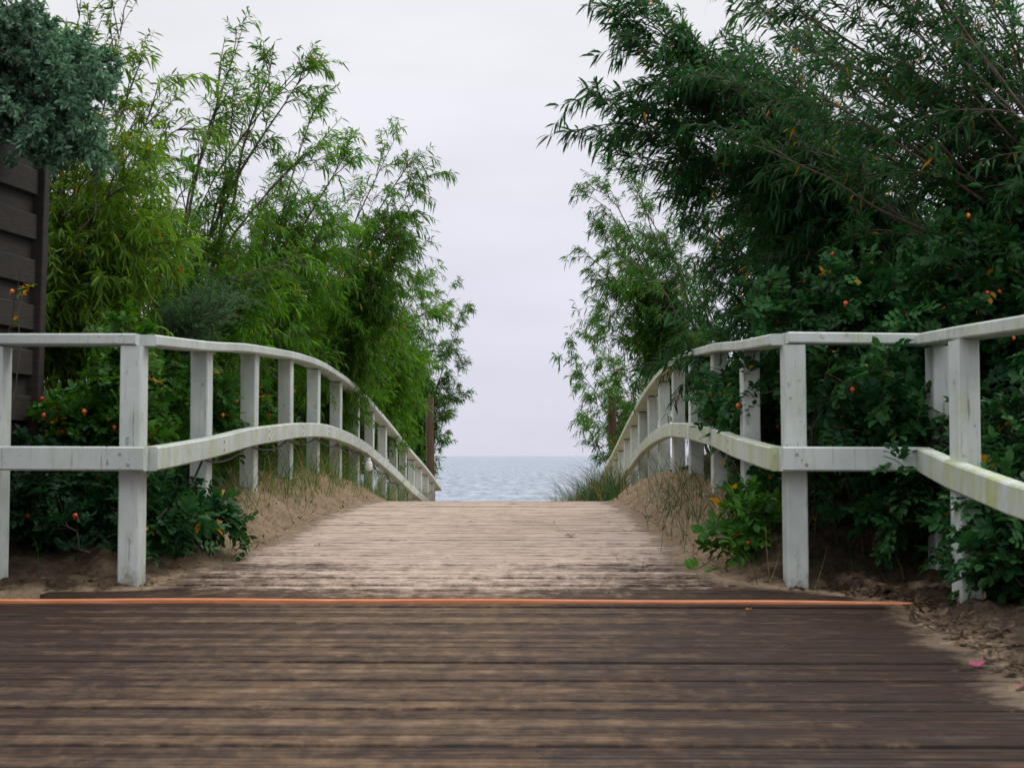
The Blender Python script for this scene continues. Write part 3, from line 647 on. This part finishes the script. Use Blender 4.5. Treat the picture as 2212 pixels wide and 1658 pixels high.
tot += willow('willow_tree', 'farthest right willow, thin twigs with sparse leaves beside the sea', GRr, (2.1, 25.8), tipset([(1240, 650, 23), (1212, 770, 23), (1228, 735, 23), (1250, 820, 23), (1275, 640, 23), (1270, 900, 23), (1245, 880, 23), (1285, 700, 23)]), tipset([(1320, 700, 25.6), (1290, 780, 25.6), (1350, 740, 25.6), (1285, 880, 25.6), (1320, 860, 25.6), (1370, 680, 25.6), (1400, 760, 25)]), 24, 'mid', stems=26, br=11, tw=5, leaf=.13, spread=.5, jit=.16, lv=13, wb=8, rad=.014)
tot += willow('willow_tree', 'willow with many bare brown stems rising at the upper right corner', GRr, (3.5, 7.2), tipset([(1700, -80, 6.9), (1800, -120, 6.9), (1640, -30, 7), (1900, -120, 6.8), (2000, -150, 6.8)]), tipset([(2100, -250, 6.8), (1950, -150, 6.8), (1800, -180, 6.8), (1700, -100, 7), (2250, -100, 6.8), (1900, 0, 7), (1620, -150, 7), (2212, -300, 6.6), (1560, -60, 7), (1620, 60, 7), (1700, 120, 7), (1500, -120, 7)]), 25, 'dark', stems=85, br=5, tw=4, leaf=.09, spread=.5, rad=.020, lean=.06, wb=5, ts=.5, hang=.18)
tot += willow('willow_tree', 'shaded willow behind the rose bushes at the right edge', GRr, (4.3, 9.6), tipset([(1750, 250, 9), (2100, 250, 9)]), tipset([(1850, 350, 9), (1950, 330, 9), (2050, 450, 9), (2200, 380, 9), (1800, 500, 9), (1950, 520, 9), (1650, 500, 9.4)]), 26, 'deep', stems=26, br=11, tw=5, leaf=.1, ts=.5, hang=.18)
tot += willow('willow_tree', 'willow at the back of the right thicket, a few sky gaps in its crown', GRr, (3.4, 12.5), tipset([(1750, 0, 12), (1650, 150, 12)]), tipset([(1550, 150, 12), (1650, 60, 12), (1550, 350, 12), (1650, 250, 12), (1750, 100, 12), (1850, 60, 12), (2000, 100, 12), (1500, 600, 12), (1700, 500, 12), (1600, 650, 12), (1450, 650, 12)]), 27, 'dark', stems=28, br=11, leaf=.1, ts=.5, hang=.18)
print('willow leaves', tot)

# rose bushes
tr = 0
tr += rose('rose bush with red hips between the dark fence and the first full post, left', (-2.2, 7.3), (-2.08, 7.2, .72), (.33, .6, .56), 31, 'mid', stems=36, tw=10, hips=40)
tr += rose('rose bush with orange hips and yellow leaves behind the second and third left posts', (-2.15, 8.3), (-2.15, 8.3, .75), (.40, .8, .50), 32, 'mid', stems=36, tw=10, hips=36, pa=.06)
tr += rose('low rose sprigs spilling over the sand beside the first ramp posts, left', (-1.82, 6.75), (-1.70, 6.75, .20), (.26, .55, .22), 33, 'dark', stems=26, tw=8, hips=2)
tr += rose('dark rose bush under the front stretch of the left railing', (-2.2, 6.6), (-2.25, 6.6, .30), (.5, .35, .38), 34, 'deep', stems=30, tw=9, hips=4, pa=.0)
tr += rose('rose bush with a few hips behind the middle left posts', (-2.15, 10.6), (-2.1, 10.6, .75), (.30, 1.2, .40), 35, 'mid', stems=32, tw=9, hips=10, pa=.05)
tr += rose('yellowing rose bush behind the descending left railing', (-2.15, 14), (-2.1, 14, .40), (.30, 1.8, .45), 36, 'mid', stems=30, tw=9, hips=6, pa=.10)
tr += rose('dark rose bush filling the gap beneath the fence end, far left', (-3.0, 7.0), (-3.0, 7.1, .55), (.5, .5, .55), 37, 'deep', stems=30, tw=9, hips=3)
tr += rose('thin rose sprig with yellow leaves in front of the dark fence boards', (-2.45, 6.35), at(30, 600, 6.25), (.06, .06, .05), 52, 'mid', stems=2, tw=2, lv=2, hips=2, leaf=.035, pa=.9)
GR2 = 'rose bushes along the railings'
tr += rose('rose shoots drooping over the front of the right corner post from the top rail', (1.35, 6.35), (1.17, 6.0, .95), (.16, .16, .16), 50, 'dark', stems=7, tw=4, hips=1)
tr += rose('leafy rose sprigs climbing the right sand slope behind the first lower rail', (1.2, 6.9), (1.17, 7.0, .30), (.12, .5, .15), 51, 'dark', stems=16, tw=6, hips=1)
tr += rose('rose bush growing through the curved middle of the right railing, above the lower rail', (1.4, 7.9), (1.16, 7.7, .90), (.24, .95, .15), 41, 'dark', stems=46, tw=10, hips=5)
tr += rose('rose bush heaped over the right top rail behind the corner post, with red hips', (1.75, 7.4), (1.68, 7.1, 1.20), (.70, .7, .34), 42, 'dark', stems=60, tw=10, hips=22, pa=.01)
tr += rose('tall dark rose bush at the right edge, one yellow bloom cluster near the top rail', (2.5, 6.9), (2.25, 6.8, 1.42), (.62, .5, .55), 43, 'dark', stems=46, tw=10, hips=24, pa=.015)
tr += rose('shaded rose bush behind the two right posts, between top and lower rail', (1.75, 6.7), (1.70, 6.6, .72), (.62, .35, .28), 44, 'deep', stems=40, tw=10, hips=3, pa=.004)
tr += rose('pale green rose sprigs on the sand just left of the right corner post', (.98, 6.6), (.92, 6.4, .27), (.08, .15, .15), 45, 'mid', stems=6, tw=4, hips=1)
tr += rose('rose sprigs sprawling in front of the thin post at the lower right', (1.85, 5.3), (1.66, 5.15, .30), (.19, .3, .20), 46, 'dark', stems=16, tw=8, hips=0)
tr += rose('leafy rose shoots hanging over the lower rail between the two right posts', (1.7, 6.3), (1.52, 5.95, .62), (.20, .16, .34), 47, 'dark', stems=26, tw=8, hips=1)
tr += rose('dark rose bush behind the thin post at the right edge of the photo', (2.2, 5.7), (2.05, 5.6, .55), (.4, .5, .45), 48, 'dark', stems=44, tw=10, hips=2)
tr += rose('rose bush under the middle of the right railing, partly hiding the posts', (1.65, 9.8), (1.6, 9.8, .85), (.3, 1.2, .35), 49, 'dark', stems=32, tw=9, hips=5)
print('rose leaflets', tr)

# grey green feathery plants
tf = 0
tf += fine_bush('large grey-green bush bulging over the top of the dark fence, upper left corner', (-3.35, 7.0), [(at(60, 160, 6.35), (.26, .3, .20)), (at(170, 190, 6.4), (.15, .25, .15)), (at(20, 230, 6.3), (.22, .3, .14)), (at(20, 60, 6.35), (.2, .3, .12)), (at(150, 270, 6.45), (.16, .2, .08)), (at(120, 230, 6.4), (.2, .3, .12)), (at(225, 165, 6.5), (.07, .1, .05)), (at(205, 320, 6.5), (.06, .1, .06)), (at(90, 330, 6.4), (.12, .1, .04))], 61, n=180, tl=(.07, .17), lv=22, leaf=.030, cat='bush', name='grey_bush', over=2.9)
tf += fine_bush('feathery grey-green wormwood plume above the left railing', (-2.35, 8.3), [(at(460, 650, 8), (.16, .2, .10)), (at(400, 690, 8), (.14, .2, .08))], 62, 'sage', n=34, lv=18, leaf=.013, wr=.22, group='wormwood plants', name='wormwood')
tf += fine_bush('feathery grey-green wormwood standing against the sky gap near the fence', (-2.9, 8.4), [(at(210, 560, 8.4), (.16, .2, .22)), (at(170, 640, 8.2), (.14, .2, .18))], 63, 'sage', n=34, lv=16, leaf=.013, wr=.22, group='wormwood plants', name='wormwood')
print('fine', tf)

# dune grass
def grass(label_kind, spots, seed, hgt, n, name='dune_grass', col=('mid'), wid=.004):
    rs = np.random.RandomState(seed); Ps = []; 
    for (x, y, rx, ry, k) in spots:
        p = np.stack([x+rs.normal(size=k)*rx, y+rs.normal(size=k)*ry], 1); Ps.append(p)
    p = np.concatenate(Ps); z = ground_z(p[:, 0], p[:, 1])[0]; p = np.column_stack([p, z-.01]); m = len(p)
    D = unit(rs.normal(size=(m, 3))*np.array([.38, .38, 0]) + np.array([0, 0, 1.])); L = hgt*rs.uniform(.4, 1.15, m)
    lean = unit(rs.normal(size=(m, 3))*np.array([1, 1, 0]))
    s = np.array([0, .35, .7, 1.0]); V = []
    S = unit(np.cross(D, lean))
    for i, t in enumerate(s):
        q_ = p + D*(L*t)[:, None] + lean*(L*.45*t*t)[:, None]; q_[:, 2] -= L*.18*t**3; ww = wid*(1-t*.85)
        V += [q_-S*ww*.5, q_+S*ww*.5]
    V = np.stack(V, 1).reshape(-1, 3); b = (np.arange(m)*8)[:, None]
    F = np.concatenate([b+np.array([2*i, 2*i+1, 2*i+3, 2*i+2])[None] for i in range(3)], 1).reshape(-1, 4)
    c = np.repeat(leafcol(rs, m, *GREEN[col], (.32, .22, .10), .22), 8, 0)
    me = mesh_np(name, V, F.ravel(), np.arange(len(F))*4, np.full(len(F), 4), c)
    return tag(link(name, me, None, M['grass']), label_kind[0], label_kind[1], None, 'stuff')
grass(('tall blue-green dune grass tufting at the sea end of the right railing', 'grass'),
      [(.50, 14.5, .12, .9, 1000), (.62, 13, .08, .7, 600), (.42, 17, .16, 1.2, 1200), (.62, 16, .14, 1.4, 500), (.68, 18, .2, 2, 700), (.5, 20, .2, 2, 700)], 71, .50, 0, col='dark', wid=.006)
grass(('fine dune grass along the foot of the left railing', 'grass'),
      [(-1.60, 9.2, .08, .4, 120), (-1.52, 10.2, .09, .5, 150), (-1.62, 11.8, .1, .9, 200), (-1.6, 15, .14, 1.6, 350), (-1.55, 20, .18, 2.0, 500), (-1.68, 7.9, .12, .7, 200), (-1.5, 23, .2, 1.5, 500), (-1.95, 13, .2, 3, 500)], 72, .42, 0, wid=.004)
grass(('thin sparse grass on the sand slope inside the right railing', 'grass'),
      [(.86, 8.2, .10, .5, 160), (.88, 9.3, .10, .5, 180), (.92, 7.4, .09, .4, 160), (1.1, 8.6, .1, 1.2, 160), (.93, 6.7, .05, .3, 50), (1.3, 6.6, .4, .5, 160), (1.3, 11, .2, 1.5, 300)], 73, .28, 0, col='deep', wid=.0035)

# ------------------------------------------------------------------ brown gate posts
for (x, lab) in ((-1.83, 'round brown wooden post beside the sea, left of the path'), (1.30, 'round brown wooden post half hidden by thin willow twigs, right of the path')):
    y = 24.4; gz = float(ground_z(x, y)[0]); top = H + (984-858)/3072*24.4; n = 14; V = []; F = []
    zs = np.linspace(gz-.3, top, 12); rs = np.random.RandomState(int(abs(x)*10))
    for i, z in enumerate(zs):
        for k in range(n):
            a = 2*math.pi*k/n; r_ = .072*(1 - .04*i/11) * (1+.05*math.sin(a*3+i*.4)); V.append((r_*math.cos(a)+.012*math.sin(i*.5), r_*math.sin(a), z-gz))
    for i in range(11):
        for k in range(n): F.append((i*n+k, i*n+(k+1) % n, (i+1)*n+(k+1) % n, (i+1)*n+k))
    F.append(tuple(11*n+k for k in range(n)))
    me = bpy.data.meshes.new('wooden_post'); me.from_pydata(V, [], F); me.update()
    o = link('wooden_post', me, None, M['brown_post']); o.location = (x, y, gz); tag(o, lab, 'post', 'brown posts at the beach end')

# ------------------------------------------------------------------ dark fence panel
root = empty('wooden_fence', (-2.50, 7.0, 0)); tag(root, 'dark brown fence panel of horizontal boards at the left edge, under the grey-green bush', 'fence')
dirv = np.array([.17, 1, 0]); dirv = dirv/np.linalg.norm(dirv); nrm = np.array([dirv[1], -dirv[0], 0])
E = np.array([-2.50, 7.0, 0]); k = 0; z = .05
pan = MB()
while z < 1.98:
    off = .012 if k % 2 == 0 else -.014
    lx = (z-1.0)*.012
    a = E + nrm*off - dirv*.04; b_ = E + nrm*off - dirv*2.2
    a = a + np.array([lx, 0, z+.06]); b_ = b_ + np.array([lx, 0, z+.06])
    pan.sweep([b_, a], .022, .125, .004); z += .112; k += 1
pan.build('board_panel', M['dark_board'], root)
p = MB(); p.sweep([tuple(E+np.array([-.012, 0, -.2])), tuple(E+np.array([.022, 0, 2.02]))], .075, .075, .005, up=(0, 1, 0)); p.build('fence_post', M['dark_board'], root)
p = MB(); e2 = E - dirv*2.25; p.sweep([tuple(e2+np.array([-.012, 0, -.2])), tuple(e2+np.array([.022, 0, 2.02]))], .075, .075, .005, up=(0, 1, 0)); p.build('fence_post', M['dark_board'], root)

# ------------------------------------------------------------------ string of light under the left lower rail
root = empty('string_light', (-1.60, 12.7, 0)); tag(root, 'black cable with one small white lamp hanging under the curved left lower rail', 'light cable')
pts = []
y = 6.9
while y < 17:
    t = (y-6.9) % 1.2/1.2; sag = .045*4*t*(1-t); zz = float(rail_z(y)) - .575 - sag
    pts.append((-1.635 + .01*math.sin(y*3), y, zz)); y += .12
pts = [(-1.72, 6.55, .12), (-1.69, 6.75, .30)] + pts
V, Q = tubes(np.array(pts)[None], np.full((1, len(pts)), .0065), 6)
link('cable', mesh_np('cable', V, Q.ravel(), np.arange(len(Q))*4, np.full(len(Q), 4), None, True), root, M['cable'])
sp = at(797, 993, 11.6); 
prof = [(.0, .0), (.013, 0), (.016, -.03), (.026, -.045), (.031, -.075), (.028, -.10), (.0, -.112)]; n = 14; V = []; F = []
for r_, z_ in prof:
    for k in range(n): a = 2*math.pi*k/n; V.append((sp[0]+r_*math.cos(a), sp[1]+r_*math.sin(a), sp[2]+.02+z_))
for i in range(len(prof)-1):
    for k in range(n): F.append((i*n+k, (i+1)*n+k, (i+1)*n+(k+1) % n, i*n+(k+1) % n))
me = bpy.data.meshes.new('lamp_socket'); me.from_pydata(V, [], F); me.update(); link('lamp', me, root, M['socket'])
hk = [tuple(sp+np.array([0, 0, .02])), tuple(sp+np.array([-.01, 0, .05])), (-1.635, float(sp[1]), float(rail_z(sp[1])) - .60)]
V, Q = tubes(np.array(hk)[None], np.full((1, 3), .004), 5)
link('lamp_wire', mesh_np('lamp_wire', V, Q.ravel(), np.arange(len(Q))*4, np.full(len(Q), 4), None, True), root, M['cable'])

# ------------------------------------------------------------------ small things on the boards
def litter(name, label, cat, px, py, size, mat, seed, group=None, lift=.006, asp=.6):
    rs = random.Random(seed); base = at(px, py, 1); lo, hi = 1.5, 10.2      # walk along the sight line to the boards
    dv = (base - np.array([0, 0, H]))
    for d in np.arange(1.5, 10.3, .01):
        p = np.array([0, 0, H]) + dv*d
        if p[2] < float(deck_z(p[1])) + lift: break
    n = 9; V = [(0, 0, size*.12)]; F = []
    for k in range(n):
        a = 2*math.pi*k/n; r_ = size*.5*rs.uniform(.75, 1.1); V.append((r_*math.cos(a), r_*math.sin(a)*asp, rs.uniform(0, size*.22)))
    for k in range(n): F.append((0, 1+k, 1+(k+1) % n))
    me = bpy.data.meshes.new(name); me.from_pydata(V, [], F); me.update()
    o = link(name, me, None, mat); o.location = tuple(p); o.rotation_euler = (0, 0, rs.uniform(-.6, .6)); return tag(o, label, cat, group)
litter('petal', 'crumpled pink petals on the dark boards near the sand at the right', 'petal', 2112, 1436, .062, M['petal'], 1, 'pink petals on the boards')
litter('petal', 'pink petal cut by the right edge of the photo', 'petal', 2207, 1484, .03, M['petal'], 2, 'pink petals on the boards')
litter('fallen_leaf', 'dark curled leaf on the pale upper ramp', 'leaf', 1232, 1158, .07, M['dry'], 3, 'dry leaves on the boards')
litter('fallen_leaf', 'small dark leaf just beyond the orange strip, right of the middle', 'leaf', 1312, 1281, .03, M['dry'], 4, 'dry leaves on the boards')
litter('fallen_leaf', 'small brown leaf on the left of the ramp near the sand', 'leaf', 686, 1178, .04, M['dry'], 5, 'dry leaves on the boards')
litter('fallen_leaf', 'yellowish leaf just in front of the orange strip', 'leaf', 1616, 1316, .028, M['hip_orange'], 6, 'dry leaves on the boards')
# crumbs of bark and leaf on the sand, too many to count
rs = np.random.RandomState(9); m = 2200
yy = rs.uniform(5.4, 11, m); lf = rs.rand(m) < .5
xx = np.where(lf, np.interp(yy, Ly, Lx) - rs.exponential(.18, m), np.interp(yy, Ry, Rx) + rs.exponential(.18, m))
yy2 = rs.uniform(3.2, 5.9, 1500); xx2 = np.interp(yy2, Ry, Rx) - .03 + rs.exponential(.15, 1500)
xx = np.concatenate([xx, xx2]); yy = np.concatenate([yy, yy2]); m = len(xx)
zz = ground_z(xx, yy)[0] + .004; D = unit(rs.normal(size=(m, 3))*np.array([1, 1, .25])); L = rs.uniform(.008, .035, m)*(1+.6*(yy < 5.9))
V, lp, st_, tt, cc = blades(np.column_stack([xx, yy, zz]), D, np.tile([0, 0, 1.], (m, 1)), L, L*rs.uniform(.15, .5, m), rs.uniform(-.3, .3, m), leafcol(rs, m, (.03, .02, .012), (.10, .065, .036)))
tag(link('leaf_litter', mesh_np('leaf_litter', V, lp, st_, tt, cc), None, M['grey_leaf']), 'brown crumbs of bark and dry leaf on the sand', 'leaf litter', None, 'stuff')
